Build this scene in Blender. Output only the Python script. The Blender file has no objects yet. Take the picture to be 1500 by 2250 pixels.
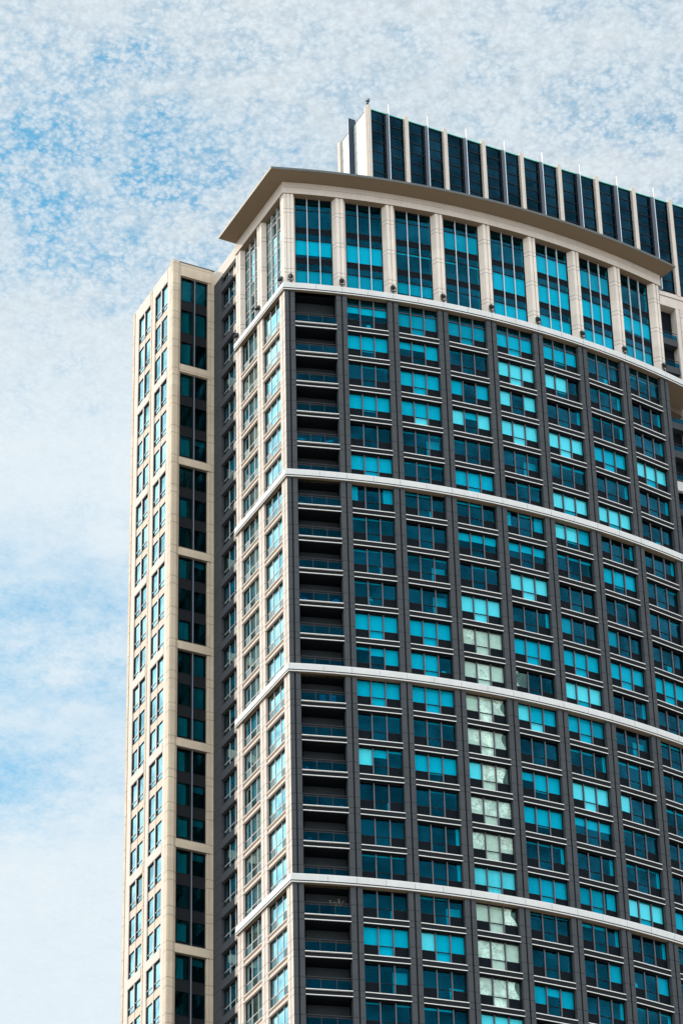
import bpy, math, random
from mathutils import Vector, Matrix
random.seed(7)
R = math.radians
SC = bpy.context.scene
COL = SC.collection
ZO = 171.0                                   # height above the street of the first joint under the top belt

# ------------------------------------------------------------------ camera
FPX, PITCH, ROLL = 7439.5, 0.5996, -0.0243
CAMP = Vector((3.811, -218.2565, ZO - 169.0898))
cd = bpy.data.cameras.new('camera')
cd.sensor_fit = 'HORIZONTAL'; cd.sensor_width = 36.0
cd.lens = FPX / 1500.0 * 36.0
cd.clip_start = 1.0; cd.clip_end = 20000.0
cam = bpy.data.objects.new('camera', cd); COL.objects.link(cam)
_r = Vector((1, 0, 0)); _u = Vector((0, -math.sin(PITCH), math.cos(PITCH))); _f = Vector((0, math.cos(PITCH), math.sin(PITCH)))
_c, _s = math.cos(ROLL), math.sin(ROLL)
cr = _c * _r + _s * _u; cu = -_s * _r + _c * _u
cam.matrix_world = Matrix(((cr.x, cu.x, -_f.x, CAMP.x), (cr.y, cu.y, -_f.y, CAMP.y), (cr.z, cu.z, -_f.z, CAMP.z), (0, 0, 0, 1)))
SC.camera = cam

def project(p):
    d = Vector(p) - CAMP
    z = d.dot(_f)
    return 750 + FPX * d.dot(cr) / z, 1125 - FPX * d.dot(cu) / z

# ------------------------------------------------------------------ sky, sun, exposure
SUN_EL, SUN_HEAD = R(32), R(160.0)           # heading measured from +x towards +y
to_sun = Vector((math.cos(SUN_HEAD) * math.cos(SUN_EL), math.sin(SUN_HEAD) * math.cos(SUN_EL), math.sin(SUN_EL)))
world = bpy.data.worlds.new('World'); SC.world = world
world.use_nodes = True
wt = world.node_tree; wt.nodes.clear()

class NT:                                    # small node helper
    def __init__(self, tree): self.t = tree
    def n(self, typ, **kw):
        nd = self.t.nodes.new(typ)
        for k, v in kw.items(): setattr(nd, k, v)
        return nd
    def l(self, a, b): self.t.links.new(a, b)
    def put(self, sock, v):
        if isinstance(v, bpy.types.NodeSocket): self.l(v, sock)
        elif v is not None: sock.default_value = v
    def math(self, op, a, b=None, c=None, clamp=False):
        nd = self.n('ShaderNodeMath', operation=op, use_clamp=clamp)
        for i, v in enumerate((a, b, c)):
            if v is not None: self.put(nd.inputs[i], v)
        return nd.outputs[0]
    def vmath(self, op, a, b=None):
        nd = self.n('ShaderNodeVectorMath', operation=op)
        self.put(nd.inputs[0], a)
        if b is not None: self.put(nd.inputs[1], b)
        return nd.outputs['Value'] if op in ('DISTANCE', 'LENGTH', 'DOT_PRODUCT') else nd.outputs[0]
    def mix(self, f, a, b):
        nd = self.n('ShaderNodeMix', data_type='RGBA')
        self.put(nd.inputs[0], f); self.put(nd.inputs[6], a); self.put(nd.inputs[7], b)
        return nd.outputs[2]
    def ramp(self, v, lo, hi, a=0.0, b=1.0):
        nd = self.n('ShaderNodeMapRange', interpolation_type='SMOOTHSTEP')
        self.put(nd.inputs[0], v)
        for i, x in enumerate((lo, hi, a, b)): self.put(nd.inputs[1 + i], x)
        return nd.outputs[0]
    def noise(self, vec, scale, detail=4.0, rough=0.55, dist=0.0):
        nd = self.n('ShaderNodeTexNoise')
        self.put(nd.inputs['Vector'], vec)
        nd.inputs['Scale'].default_value = scale; nd.inputs['Detail'].default_value = detail
        nd.inputs['Roughness'].default_value = rough; nd.inputs['Distortion'].default_value = dist
        return nd.outputs[0]

W = NT(wt)
sky = W.n('ShaderNodeTexSky', sky_type='NISHITA', sun_disc=False)
sky.sun_elevation = SUN_EL
sky.sun_rotation = math.pi / 2 - SUN_HEAD    # the sky measures clockwise from +y
sky.altitude = 50; sky.air_density = 1.0; sky.dust_density = 1.2; sky.ozone_density = 1.5
geo = W.n('ShaderNodeTexCoord')
dirv = geo.outputs['Generated']
sep = W.n('ShaderNodeSeparateXYZ'); W.l(dirv, sep.inputs[0])
dz = W.math('MAXIMUM', sep.outputs[2], 0.04)
cu_ = W.math('DIVIDE', sep.outputs[0], dz); cv_ = W.math('DIVIDE', sep.outputs[1], dz)
cxy = W.n('ShaderNodeCombineXYZ'); W.l(cu_, cxy.inputs[0]); W.l(cv_, cxy.inputs[1])
P = cxy.outputs[0]                           # where the look meets the cloud layer
def warped(scale, amt):                      # ragged edges for the puffs
    w_ = W.n('ShaderNodeTexNoise'); W.l(P, w_.inputs['Vector']); w_.inputs['Scale'].default_value = scale; w_.inputs['Detail'].default_value = 4; w_.inputs['Roughness'].default_value = 0.6
    q = W.vmath('SCALE', W.vmath('SUBTRACT', w_.outputs['Color'], (0.5, 0.5, 0.5))); q.node.inputs[3].default_value = amt
    return W.vmath('MULTIPLY', W.vmath('ADD', P, q), (1.0, 0.75, 1.0))
def puffs(scale, wscale, amt):
    v = W.n('ShaderNodeTexVoronoi', feature='F1'); W.l(warped(wscale, amt), v.inputs['Vector']); v.inputs['Scale'].default_value = scale
    return v.outputs['Distance']
d1 = puffs(430, 340, 0.0052); d2 = puffs(185, 170, 0.010)
cells = W.math('ADD', W.math('MULTIPLY', d1, 0.50), W.math('MULTIPLY', d2, 0.50))      # 0 in a puff, high in the gaps
grain = W.noise(P, 520, 4.0, 0.65)
clumps = W.noise(P, 34, 5.0, 0.6)
broad = W.noise(P, 8, 4.0, 0.55)
def blob(u, v, r0, r1):                      # thin spots in the layer
    return W.ramp(W.vmath('DISTANCE', P, (u, v, 0.0)), r0, r1, 1.0, 0.0)
fine_on = W.ramp(cv_, 1.18, 1.45, 1.0, 0.22)  # the puffs flatten into a veil lower down
hole = W.math('MAXIMUM', W.math('MULTIPLY', blob(-0.115, 1.18, 0.0, 0.19), 0.80), W.math('MULTIPLY', blob(-0.17, 1.58, 0.02, 0.18), 0.78))
hole = W.math('MAXIMUM', hole, W.math('MULTIPLY', blob(-0.205, 1.735, 0.0, 0.13), 0.9))
hole = W.math('MAXIMUM', hole, W.math('MULTIPLY', blob(0.13, 1.15, 0.0, 0.09), 0.52))
hole = W.math('MAXIMUM', hole, W.math('MULTIPLY', fine_on, 0.28))
gap = W.math('MULTIPLY', W.ramp(cells, 0.26, 0.90), fine_on)
loc = W.ramp(W.math('ADD', clumps, W.math('MULTIPLY', W.math('SUBTRACT', hole, 0.5), 0.42)), 0.30, 0.74)
veil = W.math('MULTIPLY', hole, W.ramp(W.math('ADD', W.math('MULTIPLY', clumps, 0.5), W.math('MULTIPLY', broad, 0.5)), 0.30, 0.70))
clear = W.math('ADD', W.math('MULTIPLY', W.math('MULTIPLY', gap, loc), 0.80), W.math('MULTIPLY', veil, W.math('SUBTRACT', 0.86, W.math('MULTIPLY', fine_on, 0.40))))
clear = W.math('ADD', clear, W.math('MULTIPLY', W.math('SUBTRACT', grain, 0.5), W.math('MULTIPLY', W.math('ADD', fine_on, 0.35), 0.16)))
cover = W.math('SUBTRACT', 0.985, clear, clamp=True)
back = W.ramp(sep.outputs[1], 0.35, -0.5, 0.0, 1.0)          # unseen cloud behind the camera, brightened as fill for the shaded front
glow = W.ramp(W.vmath('DOT_PRODUCT', dirv, tuple(to_sun)), 0.66, 1.0, 0.0, 1.0)   # brighter veil round the sun
cl_b = W.math('ADD', W.math('ADD', 1.0, glow), W.math('MULTIPLY', back, 1.9))
cl_b = W.math('MULTIPLY', cl_b, W.math('SUBTRACT', 1.08, W.math('MULTIPLY', cells, W.math('MULTIPLY', fine_on, 0.30))))
cloud_c = W.vmath('SCALE', (0.775, 0.855, 0.905)); W.l(cl_b, cloud_c.node.inputs[3])
sky_c = W.vmath('MULTIPLY', sky.outputs[0], (0.85, 1.95, 1.90))
SKY_S = 0.115
cl_s = W.vmath('SCALE', cloud_c); cl_s.node.inputs[3].default_value = 1.0 / SKY_S
tot = W.mix(cover, sky_c, cl_s)
bg = W.n('ShaderNodeBackground'); W.l(tot, bg.inputs[0]); bg.inputs[1].default_value = SKY_S
wo = W.n('ShaderNodeOutputWorld'); W.l(bg.outputs[0], wo.inputs[0])

sd = bpy.data.lights.new('sun', 'SUN'); sd.energy = 3.0; sd.angle = R(0.5); sd.color = (1.0, 0.925, 0.83)
sun = bpy.data.objects.new('sun', sd); COL.objects.link(sun)
sun.rotation_euler = to_sun.to_track_quat('Z', 'Y').to_euler()
SC.view_settings.view_transform = 'Standard'; SC.view_settings.look = 'None'
SC.view_settings.exposure = 0.0; SC.view_settings.gamma = 1.0
SC.render.engine = 'CYCLES'
SC.cycles.transparent_max_bounces = 12; SC.cycles.max_bounces = 8; SC.cycles.caustics_reflective = False; SC.cycles.caustics_refractive = False

# ------------------------------------------------------------------ materials
MAT = {}
def pbr(name, col, rough=0.7, metal=0.0, var=0.06, vscale=1.5, bump=0.0, joints=None, jdark=0.35, spec=0.4):
    m = bpy.data.materials.new(name); m.use_nodes = True
    t = NT(m.node_tree); b = m.node_tree.nodes['Principled BSDF']
    g = t.n('ShaderNodeNewGeometry'); pos = g.outputs['Position']
    c = (*col, 1.0)
    n1 = t.noise(pos, vscale, 5.0, 0.6)
    sc = t.vmath('MULTIPLY', pos, (3.0, 3.0, 0.25))
    n2 = t.noise(sc, 1.0, 3.0, 0.6)                          # faint rain streaks
    k = t.math('ADD', t.math('MULTIPLY', t.math('SUBTRACT', n1, 0.5), var * 2.2), t.math('MULTIPLY', t.math('SUBTRACT', n2, 0.5), var * 1.6))
    k = t.math('ADD', k, 1.0)
    v = t.vmath('SCALE', c[:3]); t.l(k, v.node.inputs[3])
    if joints:                                               # open joints between the cladding slabs
        sp = t.n('ShaderNodeSeparateXYZ'); t.l(pos, sp.inputs[0])
        z = t.math('SUBTRACT', sp.outputs[2], ZO + 300.0)
        per = joints[0]; mask = None
        for off in joints[1:]:
            fr = t.math('FLOORED_MODULO', t.math('ADD', z, 300.0 - off + per * 200), per)
            mk = t.math('LESS_THAN', fr, 0.045)
            mask = mk if mask is None else t.math('MAXIMUM', mask, mk)
        wn = t.n('ShaderNodeTexWhiteNoise', noise_dimensions='3D')      # slabs differ a little in tone
        cell = t.vmath('FLOOR', t.vmath('MULTIPLY', t.vmath('ADD', pos, (0.3, 0.4, 0.9)), (0.45, 0.45, 2.0 / per)))
        t.l(cell, wn.inputs['Vector'])
        v = t.vmath('SCALE', v); t.l(t.math('ADD', 0.93, t.math('MULTIPLY', wn.outputs[0], 0.13)), v.node.inputs[3])
        v = t.mix(mask, v, tuple(x * jdark for x in col) + (1.0,))
    t.l(v, b.inputs['Base Color'])
    b.inputs['Roughness'].default_value = rough; b.inputs['Metallic'].default_value = metal
    b.inputs['Specular IOR Level'].default_value = spec
    if bump:
        bn = t.n('ShaderNodeBump'); bn.inputs['Strength'].default_value = bump; bn.inputs['Distance'].default_value = 0.02
        t.l(t.noise(pos, 14.0, 4.0, 0.7), bn.inputs['Height']); t.l(bn.outputs[0], b.inputs['Normal'])
    MAT[name] = m
    return m

def glass(name, tint, refl0, grazing, power=2.0, r_tint=(0.45, 0.75, 0.9), wav=0.0, g_tint=(1, 1, 1)):
    m = bpy.data.materials.new(name); m.use_nodes = True
    t = NT(m.node_tree); m.node_tree.nodes.clear()
    lw = t.n('ShaderNodeLayerWeight'); lw.inputs['Blend'].default_value = 0.5
    f = t.math('POWER', lw.outputs['Facing'], power)
    fac = t.math('ADD', t.math('MULTIPLY', f, grazing - refl0), refl0)
    gg = t.n('ShaderNodeNewGeometry')                        # panes are never quite alike
    fac = t.math('MULTIPLY', fac, t.ramp(t.noise(gg.outputs['Position'], 0.30, 3.0, 0.6), 0.32, 0.68, 0.55, 1.45))
    gc = t.mix(f, (*r_tint, 1.0), (*g_tint, 1))
    gl = t.n('ShaderNodeBsdfGlossy'); gl.inputs['Roughness'].default_value = 0.03; t.l(gc, gl.inputs['Color'])
    if wav:
        g = t.n('ShaderNodeNewGeometry')
        bn = t.n('ShaderNodeBump'); bn.inputs['Strength'].default_value = wav; bn.inputs['Distance'].default_value = 0.02
        t.l(t.noise(g.outputs['Position'], 1.1, 2.0, 0.5), bn.inputs['Height']); t.l(bn.outputs[0], gl.inputs['Normal'])
    tr = t.n('ShaderNodeBsdfTransparent'); tr.inputs['Color'].default_value = (*tint, 1.0)
    mx = t.n('ShaderNodeMixShader'); t.l(fac, mx.inputs[0]); t.l(tr.outputs[0], mx.inputs[1]); t.l(gl.outputs[0], mx.inputs[2])
    o = t.n('ShaderNodeOutputMaterial'); t.l(mx.outputs[0], o.inputs[0])
    MAT[name] = m

J = (3.0, 0.0, -0.89, -1.42)
pbr('granite', (0.052, 0.054, 0.058), 0.7, 0, 0.10, 2.5, 0.15, J, 0.2, 0.2)
pbr('granite_plain', (0.048, 0.050, 0.055), 0.7, 0, 0.10, 2.5, spec=0.2)
pbr('spandrel_dark', (0.012, 0.013, 0.015), 0.7, 0, 0.06, spec=0.1)
pbr('stone', (0.57, 0.478, 0.412), 0.8, 0, 0.12, 1.2, 0.12)
pbr('stone_joint', (0.57, 0.478, 0.412), 0.8, 0, 0.12, 1.2, 0.12, J, 0.3)
pbr('stone_crown', (0.67, 0.57, 0.49), 0.8, 0, 0.11, 1.2, 0.12, (3.17, 0.9, 1.3), 0.3)
pbr('stone_wing', (0.53, 0.42, 0.31), 0.8, 0, 0.13, 1.5, 0.15, (3.0, -1.4, -0.65), 0.35)
pbr('stone_panel', (0.55, 0.44, 0.35), 0.8, 0, 0.05, 1.2, 0.1)
pbr('belt_white', (0.585, 0.555, 0.53), 0.7, 0, 0.10, 0.8)
pbr('stripe', (0.76, 0.72, 0.68), 0.6, 0, 0.05)
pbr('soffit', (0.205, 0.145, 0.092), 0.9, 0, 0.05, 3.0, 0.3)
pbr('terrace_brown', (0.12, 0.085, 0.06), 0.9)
pbr('roof_edge', (0.10, 0.11, 0.11), 0.6)
pbr('frame_dark', (0.010, 0.011, 0.013), 0.6, spec=0.12)
pbr('dark_panel', (0.004, 0.007, 0.010), 0.5, spec=0.04)
pbr('mullion', (0.11, 0.098, 0.11), 0.5, 0.1, 0.03, spec=0.2)
pbr('mullion_light', (0.50, 0.46, 0.44), 0.5, 0.0, 0.03)  # the mullion grey, brightened in colour as if sunlit
pbr('silver', (0.60, 0.62, 0.65), 0.4, 0.2, 0.02)
pbr('blade_shaded', (0.045, 0.06, 0.085), 0.6, spec=0.1)  # blade metal with the darkness of its shaded side in the colour
pbr('vent_teal', (0.02, 0.085, 0.10), 0.4, spec=0.1)
pbr('grey_reflection', (0.47, 0.50, 0.46), 0.95, 0, 0.25, 2.5)  # greyer tone of the painted reflections
pbr('blade_metal', (0.19, 0.21, 0.25), 0.5, 0.0, 0.02, spec=0.2)
pbr('interior', (0.04, 0.045, 0.05), 0.9, spec=0.1)
pbr('partition', (0.45, 0.45, 0.43), 0.9)
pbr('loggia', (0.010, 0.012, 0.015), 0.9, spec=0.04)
pbr('rail', (0.035, 0.034, 0.037), 0.6, 0.0, 0.02, spec=0.15)
pbr('asphalt', (0.34, 0.32, 0.29), 0.9, 0, 0.1, 0.05)
pbr('blind_bright', (0.84, 0.85, 0.84), 0.9, 0, 0.03, 6.0)
pbr('blind_mid', (0.52, 0.53, 0.53), 0.9, 0, 0.03, 6.0)
pbr('curtain', (0.72, 0.74, 0.74), 0.9, 0, 0.10, 8.0)
pbr('furn_white', (0.75, 0.76, 0.76), 0.6)
pbr('furn_blue', (0.30, 0.50, 0.60), 0.7)
pbr('lamp_black', (0.012, 0.012, 0.014), 0.4)
pbr('lens', (0.55, 0.55, 0.58), 0.1, 0.6)
pbr('leaf', (0.055, 0.085, 0.04), 0.7)
pbr('blossom', (0.55, 0.42, 0.30), 0.8)
pbr('pot', (0.35, 0.30, 0.26), 0.8)
pbr('pent_panel_white', (0.50, 0.50, 0.47), 0.5, 0, 0.02)
pbr('fringe_teal', (0.10, 0.55, 0.45), 0.4)  # bright fringe of light along the coping, put into its colour
glass('glass', (0.02, 0.79, 0.86), 0.017, 0.30, 2.3, (0.02, 0.55, 0.85), 0.02)
glass('glass_pale', (0.52, 0.93, 0.96), 0.03, 0.42, 2.2, (0.3, 0.7, 0.9), 0.05)
glass('glass_green', (0.95, 1.0, 0.97), 0.03, 0.4, 2.2, (0.5, 0.85, 0.8), 0.1)  # near-clear panes in front of the painted reflections
glass('glass_side', (0.03, 0.72, 0.80), 0.08, 0.72, 1.0, (0.35, 0.88, 1.0), 0.02, (0.86, 1, 1))
glass('glass_dark', (0.03, 0.52, 0.56), 0.008, 0.35, 2.6, (0.1, 0.6, 0.75), 0.05)
glass('glass_pent', (0.02, 0.20, 0.30), 0.013, 0.22, 2.2, (0.03, 0.45, 0.75), 0.05)
glass('glass_rail', (0.05, 0.50, 0.62), 0.010, 0.25, 2.2, (0.03, 0.55, 0.85))
# wavy pale colour painted as the reflection of a building opposite
m = pbr('pale_reflection', (0.66, 0.70, 0.64), 0.95); t = NT(m.node_tree); b = m.node_tree.nodes['Principled BSDF']
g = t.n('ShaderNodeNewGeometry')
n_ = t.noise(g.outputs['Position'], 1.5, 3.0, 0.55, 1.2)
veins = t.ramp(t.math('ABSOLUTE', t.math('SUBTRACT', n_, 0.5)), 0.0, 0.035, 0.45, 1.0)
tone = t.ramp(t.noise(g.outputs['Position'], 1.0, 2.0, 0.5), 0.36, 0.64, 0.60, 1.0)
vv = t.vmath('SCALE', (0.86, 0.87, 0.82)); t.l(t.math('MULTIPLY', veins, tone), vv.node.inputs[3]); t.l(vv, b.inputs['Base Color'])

# ------------------------------------------------------------------ mesh builder
class MB:
    def __init__(self): self.v = []; self.f = []; self.m = []
    def quad(self, pts, mat):
        i = len(self.v); self.v += [tuple(p) for p in pts]; self.f.append(tuple(range(i, i + len(pts)))); self.m.append(mat)
    def box(self, x0, x1, y0, y1, z0, z1, mat):
        i = len(self.v)
        self.v += [(x0, y0, z0), (x1, y0, z0), (x1, y1, z0), (x0, y1, z0), (x0, y0, z1), (x1, y0, z1), (x1, y1, z1), (x0, y1, z1)]
        for q in ((0, 3, 2, 1), (4, 5, 6, 7), (0, 1, 5, 4), (1, 2, 6, 5), (2, 3, 7, 6), (3, 0, 4, 7)):
            self.f.append(tuple(i + k for k in q)); self.m.append(mat)
    def prism(self, poly, z0, z1, mat, top=None, bot=None):      # poly counter-clockwise seen from above
        n = len(poly); i = len(self.v)
        self.v += [(x, y, z0) for x, y in poly] + [(x, y, z1) for x, y in poly]
        for k in range(n):
            j = (k + 1) % n
            self.f.append((i + k, i + j, i + n + j, i + n + k)); self.m.append(mat)
        self.f.append(tuple(i + n + k for k in range(n))); self.m.append(top or mat)
        self.f.append(tuple(i + k for k in reversed(range(n)))); self.m.append(bot or mat)
    def tube(self, a, b, r, mat, n=8, r2=None):
        a = Vector(a); b = Vector(b); d = (b - a).normalized()
        p = d.orthogonal().normalized(); q = d.cross(p); r2 = r if r2 is None else r2; i = len(self.v)
        for c, rr in ((a, r), (b, r2)):
            for k in range(n):
                an = 2 * math.pi * k / n; self.v.append(tuple(c + p * math.cos(an) * rr + q * math.sin(an) * rr))
        for k in range(n):
            j = (k + 1) % n; self.f.append((i + k, i + j, i + n + j, i + n + k)); self.m.append(mat)
        self.f.append(tuple(i + k for k in reversed(range(n)))); self.m.append(mat)
        self.f.append(tuple(i + n + k for k in range(n))); self.m.append(mat)
    def add(self, o, loc=(0, 0, 0), rz=0.0):
        c, s = math.cos(rz), math.sin(rz); i = len(self.v)
        self.v += [(loc[0] + c * x - s * y, loc[1] + s * x + c * y, loc[2] + z) for x, y, z in o.v]
        self.f += [tuple(i + k for k in q) for q in o.f]; self.m += o.m
    def mesh(self, name):
        me = bpy.data.meshes.new(name); me.from_pydata(self.v, [], self.f)
        mats = list(dict.fromkeys(self.m))
        for k in mats: me.materials.append(MAT[k])
        ix = {k: i for i, k in enumerate(mats)}
        me.polygons.foreach_set('material_index', [ix[k] for k in self.m]); me.update()
        return me

def obj(name, mb, parent=None, loc=(0, 0, 0), rz=0.0, **props):
    me = mb.mesh(name) if isinstance(mb, MB) else mb
    o = bpy.data.objects.new(name, me); COL.objects.link(o)
    o.location = loc; o.rotation_euler = (0, 0, rz); o.parent = parent
    for k, v in props.items(): o[k] = v
    return o
def thing(name, label, cat, loc, rz=0.0, group=None):
    o = bpy.data.objects.new(name, None); COL.objects.link(o); o.empty_display_size = 0.5
    o.location = loc; o.rotation_euler = (0, 0, rz); o['label'] = label; o['category'] = cat
    if group: o['group'] = group
    return o

# ------------------------------------------------------------------ plan of the tower
TH0, RAD, BW = 0.1535, 68.8999, 4.3309       # the bowed front: first heading, radius, bay width
CC = Vector((-0.4026, -0.0431)); LA = 0.4813 # front corner, angle of the side face
LTH = LA - math.pi / 2                       # frame heading of the side face
def arc(s, e=0.0):                           # point on the bow at arc length s, e metres proud of it
    th = TH0 + s / RAD
    return (RAD * (math.sin(th) - math.sin(TH0)) + e * math.sin(th), -RAD * (math.cos(th) - math.cos(TH0)) - e * math.cos(th))
def head(s): return TH0 + s / RAD
dL = Vector((-math.sin(LA), math.cos(LA))); nL = Vector((-math.cos(LA), -math.sin(LA)))
nF0 = Vector((math.sin(TH0), -math.cos(TH0)))
def corner(e):                               # front corner moved e metres out of both faces
    a, b, c, d = nL.x, nL.y, nF0.x, nF0.y; D = a * d - b * c
    return CC + Vector(((d * e - b * e) / D, (a * e - c * e) / D))
def side(t, e=0.0): p = CC + dL * t + nL * e; return (p.x, p.y)
def bay(j):
    a = arc(j * BW); b = arc((j + 1) * BW)
    return ((a[0] + b[0]) / 2, (a[1] + b[1]) / 2), head((j + .5) * BW)
def outline(e, t_end, s_end, step=1.1):      # side face end -> corner -> along the bow
    pts = [side(t_end, e)]
    c = corner(e); pts.append((c.x, c.y))
    n = max(2, int(s_end / step))
    for i in range(1, n + 1): pts.append(arc(s_end * i / n, e))
    return pts

NF = 26                                      # storeys built below the top belt
ZB = -NF * 3.0 + 0.5                         # where the detailed storeys stop (below the picture)
def head_z(i): return 2.2 if i == 0 else -3.0 * i + 1.6
def head_open(i): return 2.2 if i == 0 else (-3.0 * i + 1.53 if i % 6 == 0 else -3.0 * i + 1.58)
def sill_z(i): return -3.0 * i - 0.89

tower = thing('apartment_tower', 'tall apartment tower with bowed dark granite front, white belts and beige stone sides', 'building', (0, 0, 0))

# ground
gb = MB(); gb.quad([(-4000, -4000, 0), (4000, -4000, 0), (4000, 4000, 0), (-4000, 4000, 0)], 'asphalt')
obj('ground', gb, kind='structure')

# ------------------------------------------------------------------ piers and spandrels of the bow
for k in range(0, 9):
    x, y = arc(k * BW); mb = MB(); z0 = ZB; z1 = 2.4
    xl = -0.40 if k == 0 else -0.46
    mb.box(xl, -0.065, 0, 0.62, z0, z1, 'granite'); mb.box(0.065, 0.43, 0, 0.62, z0, z1, 'granite')
    mb.box(-0.065, 0.065, 0.10, 0.62, z0, z1, 'frame_dark')
    if k > 0: mb.box(-0.10, 0.10, 0.62, 1.7, z0, z1, 'partition')
    obj('pier', mb, tower, (x, y, ZO), head(k * BW))

# ------------------------------------------------------------------ windows
def win_frame(Wd, h, rec, tr, mull, top=None, dark_side=True, npane=3):
    mb = MB(); hw = Wd / 2; f = 0.05; pj = .09 if mull == 'mullion' else .035
    mb.box(-hw, hw, rec - .05, rec + .09, 0, f, 'frame_dark'); mb.box(-hw, hw, rec - .05, rec + .09, h - f, h, 'frame_dark')
    mb.box(-hw, -hw + f, rec - .05, rec + .09, f, h - f, 'frame_dark'); mb.box(hw - f, hw, rec - .05, rec + .09, f, h - f, 'frame_dark')
    pw = Wd / npane
    for k in range(1, npane): mw = .04 if pj > .05 else .024; mb.box(-hw + pw * k - mw, -hw + pw * k + mw, rec - pj, rec + .07, f, h - f, mull)
    for k in range(npane):
        a = -hw + pw * k + .04; b = a + pw - .08
        if k == 0: a = -hw + f
        if k == npane - 1: b = hw - f
        mb.box(a, b, rec - .03, rec + .05, tr - .025, tr + .025, mull if not dark_side or pj < .05 else 'frame_dark')
        if top: mb.box(a, b, rec - .035, rec + .05, top - .02, top + .02, mull)
        if dark_side and k != 1: mb.box(a, b, rec - .012, rec + .05, f, tr - .025, 'dark_panel' if pj > .05 else 'vent_teal')
    return mb
def panes(Wd, npane=3):
    hw = Wd / 2; pw = Wd / npane; out = []
    for k in range(npane):
        a = -hw + pw * k + (.05 if k == 0 else .04); b = -hw + pw * (k + 1) - (.05 if k == npane - 1 else .04)
        out.append((a, b))
    return out
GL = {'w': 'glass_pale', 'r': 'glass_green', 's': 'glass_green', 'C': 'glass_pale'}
def win_glass(Wd, h, rec, tr, pat, low, base='glass', top=None, dark_side=True):
    mb = MB()
    for k, (a, b) in enumerate(panes(Wd)):
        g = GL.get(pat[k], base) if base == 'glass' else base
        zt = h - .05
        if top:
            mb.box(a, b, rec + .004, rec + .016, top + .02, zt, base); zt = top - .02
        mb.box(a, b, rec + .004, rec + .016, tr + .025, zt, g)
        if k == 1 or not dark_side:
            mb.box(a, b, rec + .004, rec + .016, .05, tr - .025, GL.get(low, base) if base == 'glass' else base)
    return mb
def pleats(mb, x0, x1, y, z0, z1, mat):
    n = max(4, int((x1 - x0) / .06)); xs = [x0 + (x1 - x0) * i / n for i in range(n + 1)]
    ys = [y + (.035 if i % 2 else -.01) + random.uniform(-.012, .012) for i in range(n + 1)]
    for i in range(n):
        mb.quad([(xs[i], ys[i], z0), (xs[i + 1], ys[i + 1], z0), (xs[i + 1], ys[i + 1], z1), (xs[i], ys[i], z1)], mat)
def win_blind(Wd, h, rec, tr, pat, low, top=None, rnd=None):
    rnd = rnd or random
    mb = MB(); y0 = rec + .12; y1 = y0 + .015
    zt = (top - .02) if top else h - .05
    span = zt - tr
    if pat in ('ddd', 'dde') and rnd.random() < .45:
        for k, (a, b) in enumerate(panes(Wd)):
            if rnd.random() < .85: mb.box(a - .02, b + .02, y0, y1, zt - span * rnd.uniform(.05, .13), zt, 'blind_mid')
    if pat == 'ddd' and rnd.random() < .35:
        a, b = panes(Wd)[2]; mb.box(a, b, y0 + .55, y0 + .6, .04, zt * rnd.uniform(.5, .95), 'curtain')
    for k, (a, b) in enumerate(panes(Wd)):
        c = pat[k]; a -= .03; b += .03
        if c == 'b' and low == 'd' and rnd.random() < .10: c = 'p'
        if c in 'bwm':
            z0 = tr - .05
            if k == 1 and low != 'd': z0 = .04
            mb.box(a, b, y0, y1, z0, zt, 'blind_mid' if c == 'm' else 'blind_bright')
        elif c == 'p': mb.box(a, b, y0, y1, zt - span * rnd.uniform(.42, .52), zt, 'blind_bright')
        elif c == 'q': mb.box(a, b, y0, y1, zt - span * rnd.uniform(.10, .16), zt, 'blind_bright')
        elif c == 'c':
            if k == 0: pleats(mb, a, a + (b - a) * .5, y0, .04, zt, 'curtain')
            elif k == 2: pleats(mb, a + (b - a) * .3, b, y0, .04, zt, 'curtain')
            else: mb.box(a, b, y0, y1, zt - .12, zt, 'blind_bright')
        elif c == 'e': pleats(mb, b - (b - a) * .26, b, y0, .04, zt, 'curtain')
        elif c in 'kC': pleats(mb, a, b, y0, .04, zt, 'curtain')
        elif c in 'rs':  # sheet behind the pane, coloured and cut like a warped reflection
            z0 = .04 if k == 1 else tr - .05; mt = 'pale_reflection' if rnd.random() < .6 else 'grey_reflection'; full = c == 'r' and not (k == 2 and rnd.random() < .6)
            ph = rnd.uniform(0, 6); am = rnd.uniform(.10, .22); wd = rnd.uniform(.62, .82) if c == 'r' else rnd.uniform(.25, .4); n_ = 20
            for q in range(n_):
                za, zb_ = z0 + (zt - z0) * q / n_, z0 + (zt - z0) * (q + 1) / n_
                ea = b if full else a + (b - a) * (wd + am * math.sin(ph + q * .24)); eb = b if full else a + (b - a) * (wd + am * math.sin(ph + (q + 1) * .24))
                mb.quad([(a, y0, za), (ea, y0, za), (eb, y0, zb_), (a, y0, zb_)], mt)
            if full and rnd.random() < .35: mb.quad([(a, y0 - .03, z0), (b, y0 - .03, z0), (b, y0 - .03, z0 + (zt - z0) * rnd.uniform(.25, .5)), (a, y0 - .03, z0 + (zt - z0) * .35)], 'grey_reflection')
    return mb

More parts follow.
